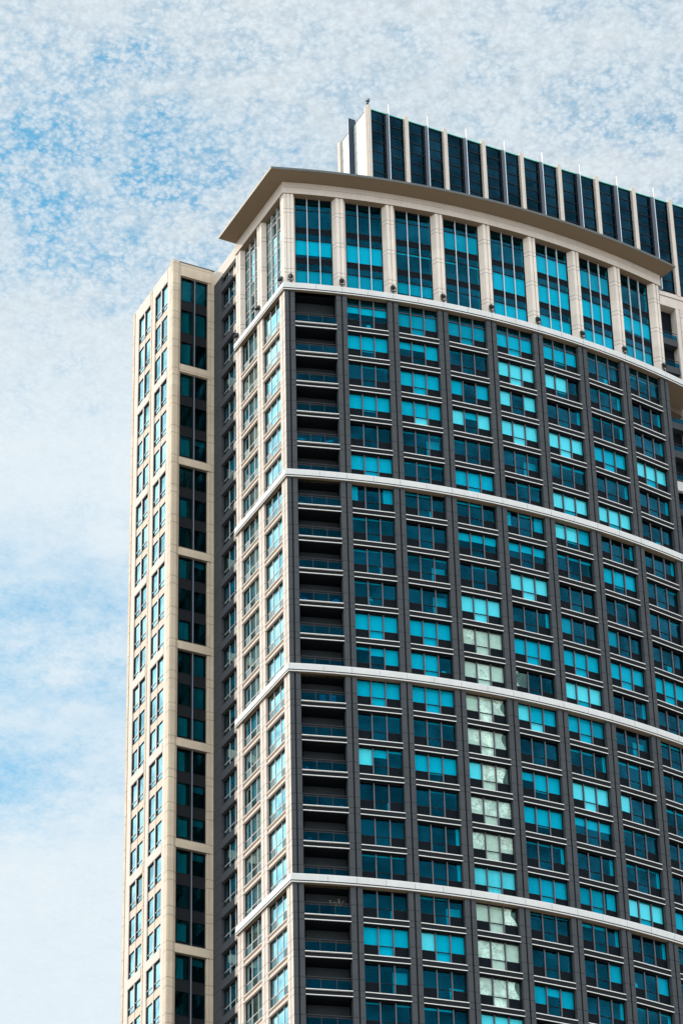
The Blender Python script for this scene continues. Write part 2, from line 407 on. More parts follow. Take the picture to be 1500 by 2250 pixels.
STATES = {
 1: 'ppp/d bbb/d ddd/d bbb/d ddd/d bbb/b cdc/d ddd/d ddd/d ddd/d bbb/b qpb/d bbb/b ddd/d wpq/d ddd/d ddd/d ddd/m ddd/d bbb/b ddd/d ddd/d ddd/d bbb/b',
 2: 'mmm/b bbb/d bbb/b bbb/w ddd/d ddd/d ddd/d ddd/d ddd/d ddd/d bbb/b bbd/b bbb/b ddd/d bbb/d ddd/d dde/d dde/d ddd/d wbb/b ddd/d qqd/d ddd/d ddd/d',
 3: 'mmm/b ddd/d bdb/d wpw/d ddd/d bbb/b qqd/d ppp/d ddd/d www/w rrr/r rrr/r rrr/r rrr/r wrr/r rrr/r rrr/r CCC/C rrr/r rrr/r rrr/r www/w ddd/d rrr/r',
 4: 'bbb/b www/w wdw/d www/w ddd/d ddd/d cqc/d ppp/d www/w dde/d bbb/b sdd/d wbb/w ddd/d pbb/d bbb/d dde/d kkk/k ddd/d ddd/d kpk/d ddd/d ddd/d bbb/b',
 5: 'bbb/d wwd/d dde/d www/w qqq/d www/b wwb/d qqq/d ddd/d mdd/d bbb/b www/b bbm/b qqe/d www/w ppp/d dde/d mmc/b qqe/d ddk/d dde/d ddd/d ddd/d ddd/d',
 6: 'ddd/d dde/d dde/d bbb/b dde/d www/b dde/d bbb/d ddd/d mdd/d bbb/b dde/d ddd/d qqe/d wdd/d ddd/d dde/d www/b dde/d ddk/d dde/d ddd/d ddd/d ddd/d',
 7: 'ddd/d dde/d dde/d www/b dde/d ddd/d dde/d ddd/d ddd/d ddd/d bbb/b ddd/d qqd/d ddd/d qqd/d ddd/d dde/d bbb/b ddd/d ddd/d dde/d ddd/d ddd/d ddd/d',
}
STATES = {k: v.split() for k, v in STATES.items()}
WW = 3.44; REC = 0.36
def geom(i): return head_open(i) - sill_z(i), 0.94, (2.36 if i == 0 else None)
cache = {}
def cached(key, fn):
    if key not in cache: cache[key] = fn()
    return cache[key]
def sill_mb(): mb = MB(); mb.box(-WW / 2, WW / 2, -.02, .30, -.055, 0, 'stripe'); return mb
def lintel_mb(h): mb = MB(); mb.box(-WW / 2, WW / 2, -.018, .04, h + .035, h + .09, 'stripe'); return mb

def span_mb(i):
    mb = MB(); zb = head_z(i + 1) + 0.03 - sill_z(i)
    mb.box(-1.74, 1.74, 0.02, 1.6, zb - .03, -0.02, 'spandrel_dark')
    return mb
def soff_mb():
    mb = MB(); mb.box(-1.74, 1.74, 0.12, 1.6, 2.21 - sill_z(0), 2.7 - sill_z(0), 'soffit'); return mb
cand = []
for j in range(1, 8):
    (x, y), th = bay(j)
    for i in range(0, NF):
        a = project((x, y, ZO + sill_z(i))); b = project((x, y, ZO + head_open(i)))
        hw = WW / 2
        l = project((x - hw * math.cos(th), y - hw * math.sin(th), ZO + sill_z(i))); r = project((x + hw * math.cos(th), y + hw * math.sin(th), ZO + sill_z(i)))
        wpx = max(0, min(r[0], 1500) - l[0]); hpx = max(0, min(a[1], 2250) - b[1])
        cand.append((wpx * hpx, j, i))
cand.sort(reverse=True)
rest = MB()
for rank, (area, j, i) in enumerate(cand):
    (x, y), th = bay(j); h, tr, top = geom(i); pat, low = STATES[j][i % 24].split('/')
    loc = (x, y, ZO + sill_z(i)); lint = i % 6 != 0
    rnd = random.Random(j * 100 + i)
    fr = lambda: win_frame(WW, h, REC, tr, 'mullion', top)
    gl = lambda: win_glass(WW, h, REC, tr, pat, low, 'glass', top)
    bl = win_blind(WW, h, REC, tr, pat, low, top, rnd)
    if rank < 100:
        w = obj('window', cached(('f', i % 6 == 0, i == 0), lambda: fr().mesh('window')), tower, loc, th)
        obj('glass', cached(('g', i % 6 == 0, i == 0, pat, low), lambda: gl().mesh('glass')), w)
        obj('sill', cached('sill', lambda: sill_mb().mesh('sill')), w)
        obj('spandrel', cached(('span', i == 0), lambda: span_mb(i).mesh('spandrel')), w)
        if i == 0: obj('soffit', cached('soff', lambda: soff_mb().mesh('soffit')), w)
        if lint: obj('lintel', cached(('lin', h), lambda: lintel_mb(h).mesh('lintel')), w)
        if bl.f:
            nm = 'curtain' if all(c in 'dckeC' for c in pat) else 'blind'  # painted reflection sheets also end up under the blind name
            obj(nm, bl, w)
    else:
        b = MB(); b.add(fr()); b.add(gl()); b.add(bl); b.add(sill_mb()); b.add(span_mb(i))
        if i == 0: b.add(soff_mb())
        if lint: b.add(lintel_mb(h))
        rest.add(b, loc, th)
obj('window', rest, tower, kind='stuff')

# ------------------------------------------------------------------ belts: swept along side face and bow
def sweep(mb, prof, t_end, s_end, zoff, mat, caps=True):
    rows = [[(x, y, z + zoff) for x, y in outline(e, t_end, s_end)] for e, z, _ in prof]
    n = len(rows[0])
    for r in range(len(prof) - 1):
        for k in range(n - 1):
            mb.quad([rows[r][k], rows[r][k + 1], rows[r + 1][k + 1], rows[r + 1][k]][::-1], prof[r][2] or mat)
    if caps:
        mb.quad([rw[0] for rw in rows], mat); mb.quad([rw[-1] for rw in rows][::-1], mat)
for i in (0, 6, 12, 18, 24):
    z = -3.0 * i; zt = z + (2.93 if i == 0 else 2.25); zf = z + (2.38 if i == 0 else 1.70); zl = z + (2.20 if i == 0 else 1.53)
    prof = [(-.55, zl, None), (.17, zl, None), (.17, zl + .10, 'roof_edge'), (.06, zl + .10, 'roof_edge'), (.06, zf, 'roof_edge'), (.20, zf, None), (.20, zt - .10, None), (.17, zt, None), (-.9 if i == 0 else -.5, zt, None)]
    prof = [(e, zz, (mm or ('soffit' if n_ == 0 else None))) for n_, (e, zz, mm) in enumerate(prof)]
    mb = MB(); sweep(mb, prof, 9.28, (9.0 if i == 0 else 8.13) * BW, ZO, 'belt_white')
    for k in range(1, 18 if i == 0 else 17):                   # open joints between the belt stones
        s_ = k * BW / 2; x_, y_ = arc(s_); jb = MB(); jb.box(-.012, .012, -.2015, -.15, ZO + zf + .005, ZO + zt - .1, 'roof_edge'); mb.add(jb, (x_, y_, 0), head(s_))
    obj('belt_course', mb, tower)

# bow end beyond the last pier: open terraces in deep shade
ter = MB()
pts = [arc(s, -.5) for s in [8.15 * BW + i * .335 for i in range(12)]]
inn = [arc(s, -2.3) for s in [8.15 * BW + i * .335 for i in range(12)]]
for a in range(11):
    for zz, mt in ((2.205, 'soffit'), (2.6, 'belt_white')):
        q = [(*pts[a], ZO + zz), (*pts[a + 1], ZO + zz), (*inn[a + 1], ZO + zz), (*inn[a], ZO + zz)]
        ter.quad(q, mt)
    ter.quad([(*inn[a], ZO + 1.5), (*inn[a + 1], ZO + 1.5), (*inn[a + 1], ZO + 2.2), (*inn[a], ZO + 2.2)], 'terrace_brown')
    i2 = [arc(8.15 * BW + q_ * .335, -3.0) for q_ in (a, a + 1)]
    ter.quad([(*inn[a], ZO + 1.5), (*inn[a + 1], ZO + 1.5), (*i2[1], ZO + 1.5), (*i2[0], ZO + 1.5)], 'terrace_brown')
obj('terrace_slab', ter, tower)

# ------------------------------------------------------------------ corner loggias (bay 0)
(x, y), th = bay(0)
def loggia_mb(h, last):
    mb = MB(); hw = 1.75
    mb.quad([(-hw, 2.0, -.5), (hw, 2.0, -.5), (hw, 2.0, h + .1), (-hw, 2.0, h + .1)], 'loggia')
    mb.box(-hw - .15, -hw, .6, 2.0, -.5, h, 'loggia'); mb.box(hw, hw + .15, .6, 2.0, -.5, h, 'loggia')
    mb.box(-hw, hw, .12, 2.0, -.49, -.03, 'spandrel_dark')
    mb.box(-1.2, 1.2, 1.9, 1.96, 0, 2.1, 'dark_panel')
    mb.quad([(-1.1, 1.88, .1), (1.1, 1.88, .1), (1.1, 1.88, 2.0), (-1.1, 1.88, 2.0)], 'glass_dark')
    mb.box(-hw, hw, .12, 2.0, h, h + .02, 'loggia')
    return mb
def railing_mb():
    mb = MB(); hw = 1.72
    for px in (-hw + .03, -.58, .58, hw - .03): mb.box(px - .022, px + .022, .20, .25, 0, 1.05, 'rail')
    mb.box(-hw, hw, .20, .26, 1.02, 1.07, 'rail'); mb.box(-hw, hw, .21, .25, .84, .875, 'rail'); mb.box(-hw, hw, .21, .25, .06, .10, 'rail')
    return mb
def railglass_mb():
    mb = MB()
    for a, b in ((-1.66, -.61), (-.55, .55), (.61, 1.66)): mb.box(a, b, .225, .237, .10, .84, 'glass_rail')
    return mb
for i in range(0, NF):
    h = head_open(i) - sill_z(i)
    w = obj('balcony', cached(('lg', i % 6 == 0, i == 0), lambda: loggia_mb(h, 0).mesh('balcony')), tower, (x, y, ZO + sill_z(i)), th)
    obj('railing', cached('lgr', lambda: railing_mb().mesh('railing')), w)
    obj('glass_panel', cached('lgg', lambda: railglass_mb().mesh('glass_panel')), w)
    obj('sill', cached('lsill', lambda: sill_mb().mesh('sill')), w)
    if i % 6: obj('lintel', cached(('lin', h), lambda: lintel_mb(h).mesh('lintel')), w)
BAL = ((x, y), th)

# ------------------------------------------------------------------ side face (beige, in the sun)
SF = (CC.x, CC.y, ZO)
for t0, t1, g in ((0.0, .95, .44), (4.17, 5.17, 4.667), (8.32, 9.28, 8.80)):
    mb = MB()
    mb.box(-(g - .05), -t0, 0, .6, ZB, 2.4, 'stone_joint'); mb.box(-t1, -(g + .05), 0, .6, ZB, 2.4, 'stone_joint')
    mb.box(-(g + .05), -(g - .05), .07, .6, ZB, 2.4, 'stone_panel')
    if t0 > 0: mb.box(-(g + .1), -(g - .1), .6, 1.6, ZB, 2.4, 'partition')
    obj('side_pier', mb, tower, SF, LTH)
bays_side = ((.95, 4.17), (5.17, 8.32))
def side_span(wd, i):
    mb = MB(); o = sill_z(i); zt = 0.0; zb = head_z(i + 1) - .02 - o; a, b = -wd / 2, wd / 2
    mb.box(a, b, .09, 1.5, zb + .1, zt - .1, 'stone_panel'); mb.box(a, b, -.02, .3, zt - .1, zt, 'stone'); mb.box(a, b, .0, .3, zb, zb + .1, 'stone')
    return mb
zs3 = [(z + 1.6, z + 2.3) for z in (9.0, 6.0, 3.0, -0.1)] + [(-3.0 * i + 1.42, -3.0 * i + 2.1) for i in range(1, NF)]
mb = MB(); mb.box(-13.9, -9.28, .02, 1.5, 12.35, 13.55, 'stone'); obj('parapet', mb, tower, SF, LTH)
mb = MB(); mb.box(-13.9, -12.25, .06, 1.5, ZB, 12.35, 'granite'); obj('recess_pier', mb, tower, SF, LTH)
rnd = random.Random(3)
def side_state(col, i):
    r = rnd.random()
    if col == 0: return 'mmm/d' if r < .5 else 'bbb/d'
    return rnd.choice(['ddd/d', 'bdk/d', 'bbd/d', 'mbm/d', 'kbk/d', 'dbk/d', 'bbb/b', 'bkb/d'])
for i in range(0, NF):
    for c, (a, b) in enumerate(bays_side):
        h = head_open(i) - sill_z(i); wd = b - a
        pat, low = side_state(c, i).split('/')
        w = obj('side_window', cached(('sf', c, h), lambda: win_frame(wd, h, .24, .94, 'mullion_light').mesh('side_window')), tower,
                (*side((a + b) / 2), ZO + sill_z(i)), LTH)
        obj('glass', cached(('sg', c, h), lambda: win_glass(wd, h, .24, .94, 'ddd', 'd', 'glass_side').mesh('glass')), w)
        obj('spandrel', cached(('ss', c, i == 0), lambda: side_span(wd, i).mesh('spandrel')), w)
        bl = win_blind(wd, h, .24, .94, pat, low, None, rnd)
        if bl.f: obj('blind', bl, w)
zz3 = [(12.35, 13.55)] + sorted(zs3, key=lambda q: -q[0])
for n in range(len(zz3) - 1):
    z1 = zz3[n][0]; z0 = zz3[n + 1][1]; h = z1 - z0; wd = 2.97
    w = obj('recess_window', win_frame(wd, h, .34, min(.8, h * .35), 'mullion_light', None, False), tower, (*side(10.765), ZO + z0), LTH)
    obj('glass', win_glass(wd, h, .34, min(.8, h * .35), 'ddd', 'd', 'glass_side', None, False), w)
    mb = MB(); q0, q1 = zz3[n + 1]; mb.box(-1.5, .97, .02, 1.5, q0 - z0, q1 - z0, 'granite_plain'); obj('spandrel', mb, w); mb = MB(); mb.box(.97, 1.485, .02, 1.5, q0 - z0, q1 - z0, 'stone_panel'); obj('spandrel_end', mb, w)
    pat = rnd.choice(['ddd', 'dbb', 'dkk', 'mbb', 'mbd', 'bbb', 'dbk'])
    bl = win_blind(wd, h, .34, min(.8, h * .35), pat, 'd', None, rnd)
    if bl.f: obj('blind', bl, w)

# ------------------------------------------------------------------ crown: three tall storeys under the cornice
CZ0, CZ1 = 2.93, 12.45
def crown_pier(mb, w0=.30, w1=.62, d=.58, mat='stone_crown'):
    def pr(x0, x1, X0, X1):
        mb.prism([(x0, 0), (x1, 0), (X1, d), (X0, d)], CZ0, CZ1, mat)
    mb.prism([(-w0, 0), (-.05, 0), (-.05, .08), (.06, .08), (.06, 0), (w0, 0), (w1, d), (w1, d + .3), (-w1, d + .3), (-w1, d)], CZ0, CZ1, mat)
for k in range(0, 9):
    x_, y_ = arc(k * BW); mb = MB()
    if k == 0:
        mb.prism([(-.40, 0), (-.2, 0), (-.2, .07), (-.12, .07), (-.12, 0), (.12, 0), (.12, .07), (.2, .07), (.2, 0), (.42, 0), (.62, .58), (.62, .9), (-.2, .9)], CZ0, CZ1, 'stone_crown')
    else: crown_pier(mb)
    obj('crown_pier', mb, tower, (x_, y_, ZO), head(k * BW))
for t0 in (0.0, 4.667, 8.80):
    mb = MB()
    if t0 == 0: mb.prism([(-.60, 0), (-.42, 0), (-.42, .06), (-.34, .06), (-.34, 0), (0, .001), (-.1, .9), (-.95, .9), (-.95, .5)], CZ0, CZ1, 'stone_crown')
    else: crown_pier(mb, .42, .60, .5)
    obj('crown_pier', mb, tower, (*side(t0), ZO), LTH)
def tall_frame(wd, H, rec, n=3, side_=False):
    mb = MB(); hw = wd / 2; st = H / 3
    for s in range(3):
        z = s * st
        if side_:
            for q in (.62, 1.92, 2.55): mb.box(-hw, hw, rec - .03, rec + .05, z + q - .025, z + q + .025, 'mullion_light')
            continue
        mb.box(-hw, hw, rec, rec + .08, z + st - .55 if s < 2 else z + st - .25, z + st, 'dark_panel')
        mb.box(-hw, hw, rec - .03, rec + .07, z - .0, z + .07, 'frame_dark')
        mb.box(-hw, hw, rec - .03, rec + .07, z + 1.92, z + 1.98, 'frame_dark')
    mb.box(-hw, -hw + .06, rec - .04, rec + .08, 0, H, 'frame_dark'); mb.box(hw - .06, hw, rec - .04, rec + .08, 0, H, 'frame_dark')
    return mb
def tall_glass(wd, H, rec, g, n=3):
    mb = MB(); hw = wd / 2; st = H / 3
    for s in range(3):
        z = s * st
        for a, b in panes(wd, n):
            if g == 'glass_side': mb.box(a, b, rec + .004, rec + .016, z + .01, z + st - .01, g); continue
            mb.box(a, b, rec + .004, rec + .016, z + .07, z + 1.92, g); mb.box(a, b, rec + .004, rec + .016, z + 1.98, z + st - (.55 if s < 2 else .25), g)
    return mb
def tall_blind(wd, H, rec, pats, n=3):
    mb = MB(); st = H / 3
    for s in range(3):
        z = s * st
        for k, (a, b) in enumerate(panes(wd, n)):
            c = pats[s][k]
            if c in 'bm': mb.box(a - .02, b + .02, rec + .12, rec + .135, z + .06 if c == 'b' else z + .1, z + 1.95, 'blind_bright' if c == 'b' else 'blind_mid')
            elif c == 'p': mb.box(a - .02, b + .02, rec + .12, rec + .135, z + .85, z + 1.95, 'blind_mid')
            elif c == 'h': mb.box(a - .02, b + .02, rec + .12, rec + .135, z + .45, z + 1.95, 'blind_bright')
            elif c == 'q': mb.box(a - .02, b + .02, rec + .12, rec + .135, z + 1.8, z + 1.95, 'blind_bright')
    return mb
CROWN = [('mmm', 'hhh', 'ddd'), ('mmm', 'bbb', 'ddd'), ('ppp', 'qqq', 'ddd'), ('ddd', 'qdq', 'mmm'), ('bbb', 'bbb', 'ddd'), ('bbb', 'bbb', 'bbb'), ('bbb', 'bbb', 'mmm'), ('ppp', 'hhh', 'ddd')]
H9 = CZ1 - CZ0
def tall_window(loc, rz, wd, rec, pats, g, mull):
    w = obj('tall_window', cached(('tf', wd, rec), lambda: tall_frame(wd, H9, rec, 3, g == 'glass_side').mesh('tall_window')), tower, loc, rz)
    obj('glass', cached(('tg', wd, rec, g), lambda: tall_glass(wd, H9, rec, g).mesh('glass')), w)
    bl = tall_blind(wd, H9, rec, pats)
    if bl.f: obj('blind', bl, w)
    for k in (1, 2):
        mb = MB(); xx = -wd / 2 + wd / 3 * k; mb.box(xx - .022, xx + .022, rec - .12, rec + .05, .02, H9 - .02, mull); obj('mullion', mb, w)
    sl = MB()
    for s in (1, 2): sl.box(-wd / 2, wd / 2, rec + .1, 1.6, H9 / 3 * s - .5, H9 / 3 * s - .02, 'interior')
    obj('floor_slab', sl, w)
for j in range(8):
    (x_, y_), th_ = bay(j); tall_window((x_, y_, ZO + CZ0), th_, BW - 1.2, .52, CROWN[j], 'glass', 'silver')
for a, b in ((.95, 4.07), (5.27, 8.20)):
    tall_window((*side((a + b) / 2), ZO + CZ0), LTH, b - a, .45, [rnd.choice(['mmm', 'ddd', 'ddd']) for _ in range(3)], 'glass_side', 'mullion_light')

fas = MB()
sweep(fas, [(-1.2, CZ1, 'soffit'), (.10, CZ1, None), (.10, CZ1 + .64, 'soffit'), (.02, CZ1 + .64, 'soffit'), (.02, CZ1 + .70, None), (.06, CZ1 + .70, None), (.10, 13.62, None), (-.8, 13.62, None)], 9.18, 8.12 * BW, ZO, 'stone')
obj('crown_beam', fas, tower)
cor = MB()
inner = [side(9.05, -2.0)] + [tuple(corner(-2.0))] + [arc(8.14 * BW * i / 30, -2.0) for i in range(2, 31)]
def closed(e, t_end, s_end):
    return outline(e, t_end, s_end, 1.1)
o1 = closed(1.72, 9.05, 8.20 * BW); o0 = closed(-1.0, 9.05, 8.20 * BW); o2 = closed(1.76, 9.06, 8.205 * BW)
n = len(o1)
for k in range(n - 1):
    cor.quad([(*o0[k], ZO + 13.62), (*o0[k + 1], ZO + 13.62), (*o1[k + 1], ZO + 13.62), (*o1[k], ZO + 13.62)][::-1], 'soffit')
    cor.quad([(*o1[k], ZO + 13.62), (*o1[k + 1], ZO + 13.62), (*o2[k + 1], ZO + 13.80), (*o2[k], ZO + 13.80)], 'stone' if k == 0 else 'roof_edge')
    cor.quad([(*o2[k], ZO + 13.80), (*o2[k + 1], ZO + 13.80), (*o0[k + 1], ZO + 13.95), (*o0[k], ZO + 13.95)], 'roof_edge')
for k, rv in ((0, False), (n - 1, True)):
    q = [(*o0[k], ZO + 13.62), (*o1[k], ZO + 13.62), (*o2[k], ZO + 13.80), (*o0[k], ZO + 13.95)]
    cor.quad(q[::-1] if rv else q, 'soffit')
obj('cornice', cor, tower)

# ------------------------------------------------------------------ inside of the tower: dark core, end wall, roof, lower shaft
HR = R(27.2); dR = Vector((math.cos(HR), math.sin(HR))); nR = Vector((math.sin(HR), -math.cos(HR)))
O2 = Vector((-4.277, 7.336))
def rear(u, e=0.0): p = O2 + dR * u + nR * e; return (p.x, p.y)
core = MB()
ci = corner(-1.6)
poly = [side(13.4, -1.6), (ci.x, ci.y)] + [arc(8.0 * BW * i / 24, -1.6) for i in range(1, 25)] + [rear(36.0, -1.0), rear(14.0, -1.0)]
core.prism(poly, ZO + ZB, ZO + 13.5, 'interior')
obj('inner_wall', core, tower)
ew = MB()
a = arc(8.06 * BW, -.3); b_ = arc(8.06 * BW, -1.6)
r1 = rear(37.0, 0.0)
ew.prism([a, (a[0] + .3, a[1] + .2), (r1[0] + .3, r1[1] + .2), r1], ZO + ZB, ZO + 13.4, 'granite_plain')
obj('end_wall', ew, tower)
rf = MB()
cr_ = corner(-.6)
rf.prism([side(13.5, -.3), side(9.0, -.6), (cr_.x, cr_.y)] + [arc(8.1 * BW * i / 20, -.6) for i in range(1, 21)] + [rear(37, -.4), rear(6, -.4)], ZO + 13.5, ZO + 13.6, 'roof_edge')
obj('roof', rf, tower)
lw = MB()
pl = outline(-.05, 13.5, 8.1 * BW) + [rear(37, 0), rear(5, 0)]
lw.prism(pl, 0.0, ZO + ZB, 'granite_plain')
obj('lower_wall', lw, tower)

# ------------------------------------------------------------------ wing at the left
WH = R(26.8); A = Vector((-10.1, 10.4)); WLH = R(-62.4)
wL = lambda x_, y_=0.0: (A.x + math.cos(WLH) * x_ - math.sin(WLH) * y_, A.y + math.sin(WLH) * x_ + math.cos(WLH) * y_)
beams = [(12.5, 13.9), (2.2, 3.0)] + [(-7.4 - 9 * k, -6.6 - 9 * k) for k in range(0, 8)]
fl = []                                      # (head, sill) of each storey
for hd, nx in zip([b[0] for b in beams][:-1], [b[1] for b in beams][1:]):
    st = (hd - nx + .78) / 3
    for q in range(3): fl.append((hd - st * q, hd - st * (q + 1) + .78))
WL_LEN = 8.6
wing_piers = ((-1.25, 0.0, 1), (-4.85, -3.88, 0), (-WL_LEN, -7.35, 0))
for x0, x1, c in wing_piers:
    mb = MB()
    if c:
        mb.box(x0, -.42, 0, .5, ZB, 13.9, 'stone'); mb.box(-.42, -.26, .10, .5, ZB, 13.88, 'stone_wing'); mb.box(-.26, -.12, 0.03, .5, ZB, 13.9, 'stone_wing')
    else:
        w3 = (x1 - x0)
        mb.box(x0 + w3 * .42, x1, 0, .5, ZB, 13.9, 'stone'); mb.box(x0 + w3 * .30, x0 + w3 * .42, .08, .5, ZB, 13.88, 'stone_wing')
        mb.box(x0, x0 + w3 * .30, .0, .5, ZB, 13.9, 'stone_wing')
    obj('wing_pier', mb, tower, (A.x, A.y, ZO), WLH)
wbays = ((-3.88, -1.25), (-7.35, -4.85))
for z0, z1 in beams:
    for a, b in wbays:
        wb = MB(); wb.box(a, b, -.03, .5, z0, z1, 'stone'); obj('wing_beam', wb, tower, (A.x, A.y, ZO), WLH)
def wing_win(wd, h):
    mb = MB(); hw = wd / 2
    for s in (-1, 1):
        x0, x1 = (-hw, -.055) if s < 0 else (.055, hw)
        mb.box(x0, x0 + .04, .07, .19, 0, h, 'frame_dark'); mb.box(x1 - .05, x1, .07, .19, 0, h, 'frame_dark')
        mb.box(x0, x1, .07, .19, h - .05, h, 'frame_dark'); mb.box(x0, x1, .07, .19, 0, .04, 'frame_dark')
        mb.box(x0 + .05, x1 - .05, .085, .18, .52, .57, 'mullion_light')
    return mb
def wing_glass(wd, h):
    mb = MB(); hw = wd / 2
    for x0, x1 in ((-hw + .04, -.10), (.10, hw - .05)):
        mb.box(x0, x1, .13, .142, .04, .52, 'glass_side'); mb.box(x0, x1, .13, .142, .57, h - .05, 'glass_side')
    return mb
for n_, (hd, sl) in enumerate(fl):
    for a, b in wbays:
        wd = b - a; h = hd - sl; key = (round(wd, 2), round(h, 2))
        w = obj('wing_window', cached(('wf', key), lambda: wing_win(wd, h).mesh('wing_window')), tower, (*wL((a + b) / 2), ZO + sl), WLH)
        obj('glass', cached(('wg', key), lambda: wing_glass(wd, h).mesh('glass')), w)
        po = cached(('wp', key), lambda: (lambda q: (q.box(-.055, .055, .0, .20, 0, h, 'mullion_light'), q)[1])(MB()).mesh('post')); obj('post', po, w)
        if n_ % 3 != 2:
            pn = MB(); pn.box(-wd / 2, -.04, .10, .5, -.78, 0, 'stone_panel'); pn.box(.04, wd / 2, .10, .5, -.78, 0, 'stone_panel'); obj('panel', pn, w)
        if rnd.random() < .7:
            bl = MB(); z0 = 0.05 if rnd.random() < .6 else h * rnd.uniform(.2, .6)
            bl.box(-wd / 2 + .05, -.1, .5, .515, z0, h - .05, 'blind_mid')
            if rnd.random() < .8: bl.box(.1, wd / 2 - .05, .5, .515, z0, h - .05, 'blind_mid')
            obj('blind', bl, w)
# front of the wing: one tall strip of dark glazing between two pilasters
wf = MB()
wf.prism([(-.12, -.10), (.0, -.16), (.38, -.16), (.62, -.02), (.74, .16), (.74, .5), (-.12, .5)], ZB, 13.95, 'stone_wing')
obj('wing_pilaster', wf, tower, (A.x, A.y, ZO), WH)
wf = MB()
wf.box(3.24, 3.42, .0, .5, ZB, 13.9, 'stone_wing'); wf.box(3.42, 3.48, .06, .5, ZB, 13.88, 'stone_panel'); wf.box(3.48, 3.80, -.02, .5, ZB, 13.9, 'stone_wing')
obj('wing_pilaster', wf, tower, (A.x, A.y, ZO), WH)
for z0, z1 in beams:
    wf = MB(); wf.box(.6, 3.50, -.05, .5, z0, z1, 'stone_wing'); obj('wing_beam', wf, tower, (A.x, A.y, ZO), WH)
wf = MB(); wf.box(.3, 3.82, -.10, .4, 13.9, 13.97, 'roof_edge'); obj('coping', wf, tower, (A.x, A.y, ZO), WH)
for n_, (hd, sl) in enumerate(fl):
    last = n_ % 3 == 2; h = hd - sl + (0 if last else .78); z0 = sl if last else sl - .78; fb = .0 if last else .95
    def strip():
        mb = MB()
        if fb: mb.box(.74, 3.24, .24, .34, 0, fb, 'spandrel_dark'); mb.box(.74, 3.24, .22, .34, fb - .02, fb + .03, 'frame_dark')
        mb.box(.74, .80, .22, .34, fb, h, 'frame_dark'); mb.box(3.18, 3.24, .22, .34, fb, h, 'frame_dark'); mb.box(1.9, 2.08, .22, .34, fb, h, 'frame_dark')
        mb.box(.74, 3.24, .22, .34, h - .05, h, 'frame_dark')
        if last: mb.box(.74, 3.24, .22, .34, 0, .35, 'dark_panel')
        return mb
    w = obj('strip_window', cached(('st', last, round(h, 2)), lambda: strip().mesh('strip_window')), tower, (A.x, A.y, ZO + z0), WH)
    g = MB()
    b0 = fb if fb else .35
    g.box(.80, 1.9, .27, .282, b0 + .03, h - .05, 'glass_dark'); g.box(2.08, 3.18, .27, .282, b0 + .03, h - .05, 'glass_dark'); obj('glass', g, w)
    mu = MB(); mu.box(2.02, 2.07, .10, .22, 0, h, 'blade_metal'); obj('mullion', mu, w)
    r = rnd.random(); bl = MB()
    if r < .62: pleats(bl, .95, 1.45 + rnd.random() * .35, .42, b0, h - .1 - rnd.random() * .2, 'curtain')
    if rnd.random() < .42: bl.box(2.1, 3.1, .42, .43, b0 if rnd.random() < .6 else h - .6, h - .08, 'blind_mid')
    if bl.f: obj('curtain', bl, w)
wc = MB()
wc.prism([wL(-.6, 1.3), wL(-.6, 1.3)][:1] + [(A.x + math.cos(WH) * 3.7 - math.sin(WH) * .9, A.y + math.sin(WH) * 3.7 + math.cos(WH) * .9), wL(-WL_LEN + .2, 4.0), wL(-WL_LEN + .2, .9)], ZO + ZB, ZO + 13.8, 'interior')
obj('wing_core', wc, tower)
wr = MB(); far = wL(-WL_LEN, 4.6)
wr.prism([wL(-.05, .4), (A.x + math.cos(WH) * 3.8 - math.sin(WH) * .4, A.y + math.sin(WH) * 3.8 + math.cos(WH) * .4), far, wL(-WL_LEN, .3)], ZO + 13.6, ZO + 13.75, 'roof_edge')
wr.prism([wL(-WL_LEN, .5), wL(-WL_LEN + .3, .5), wL(-WL_LEN + .3, 5.0), wL(-WL_LEN, 5.0)], ZO + ZB, ZO + 13.7, 'stone_panel')
wr.prism([wL(-.1, .1), (A.x + math.cos(WH) * 3.8, A.y + math.sin(WH) * 3.8 + .1), far, wL(-WL_LEN, 0)], 0, ZO + ZB, 'stone_panel')
obj('wing_roof', wr, tower)

# ------------------------------------------------------------------ rear slab and penthouse
ORr = (O2.x, O2.y, ZO)
U0, U1, PZ0, PZ1 = 12.62, 62.0, 22.0, 33.3
SPC = 3.97
rw = MB()
rw.box(U0, U1, .9, 5.4, 0 - ZO, PZ0, 'loggia')
for n_ in range(0, 13):
    u = U0 + SPC * n_ + .1
    rw.box(u - .55, u - .18, 0, 2.0, -ZO, 20.5, 'stone'); rw.box(u - .18, u - .10, .06, 2.0, -ZO, 20.5, 'stone_panel'); rw.box(u - .10, u + .62, 0, 2.0, -ZO, 20.5, 'stone_joint')
rw.box(U0, U1, -.02, 2.0, 20.5, 21.55, 'stone'); rw.box(U0, U1, -.10, 2.0, 21.6, 22.05, 'stone')
obj('rear_wall', rw, tower, ORr, HR)
for n_ in range(6, 11):
    for q in range(0, 8):
        z = 17.3 - 3.15 * q; uc = U0 + SPC * n_ + .1 + SPC / 2 + .03
        mb = MB(); mb.box(-1.35, 1.35, .12, .9, z - 1.15, z - .45, 'granite_plain'); b = obj('rear_balcony', mb, tower, (*rear(uc, 0), ZO), HR)
        g = MB(); g.box(-1.35, 1.35, .16, .17, z - .42, z + .1, 'glass_rail'); obj('glass_panel', g, b)
        rl = MB(); rl.box(-1.35, 1.35, .14, .19, z + .28, z + .32, 'rail'); obj('railing', rl, b)
rb = MB(); rb.box(34.0, U1, -.22, .1, -.35, .62, 'belt_white'); obj('rear_belt_course', rb, tower, ORr, HR)

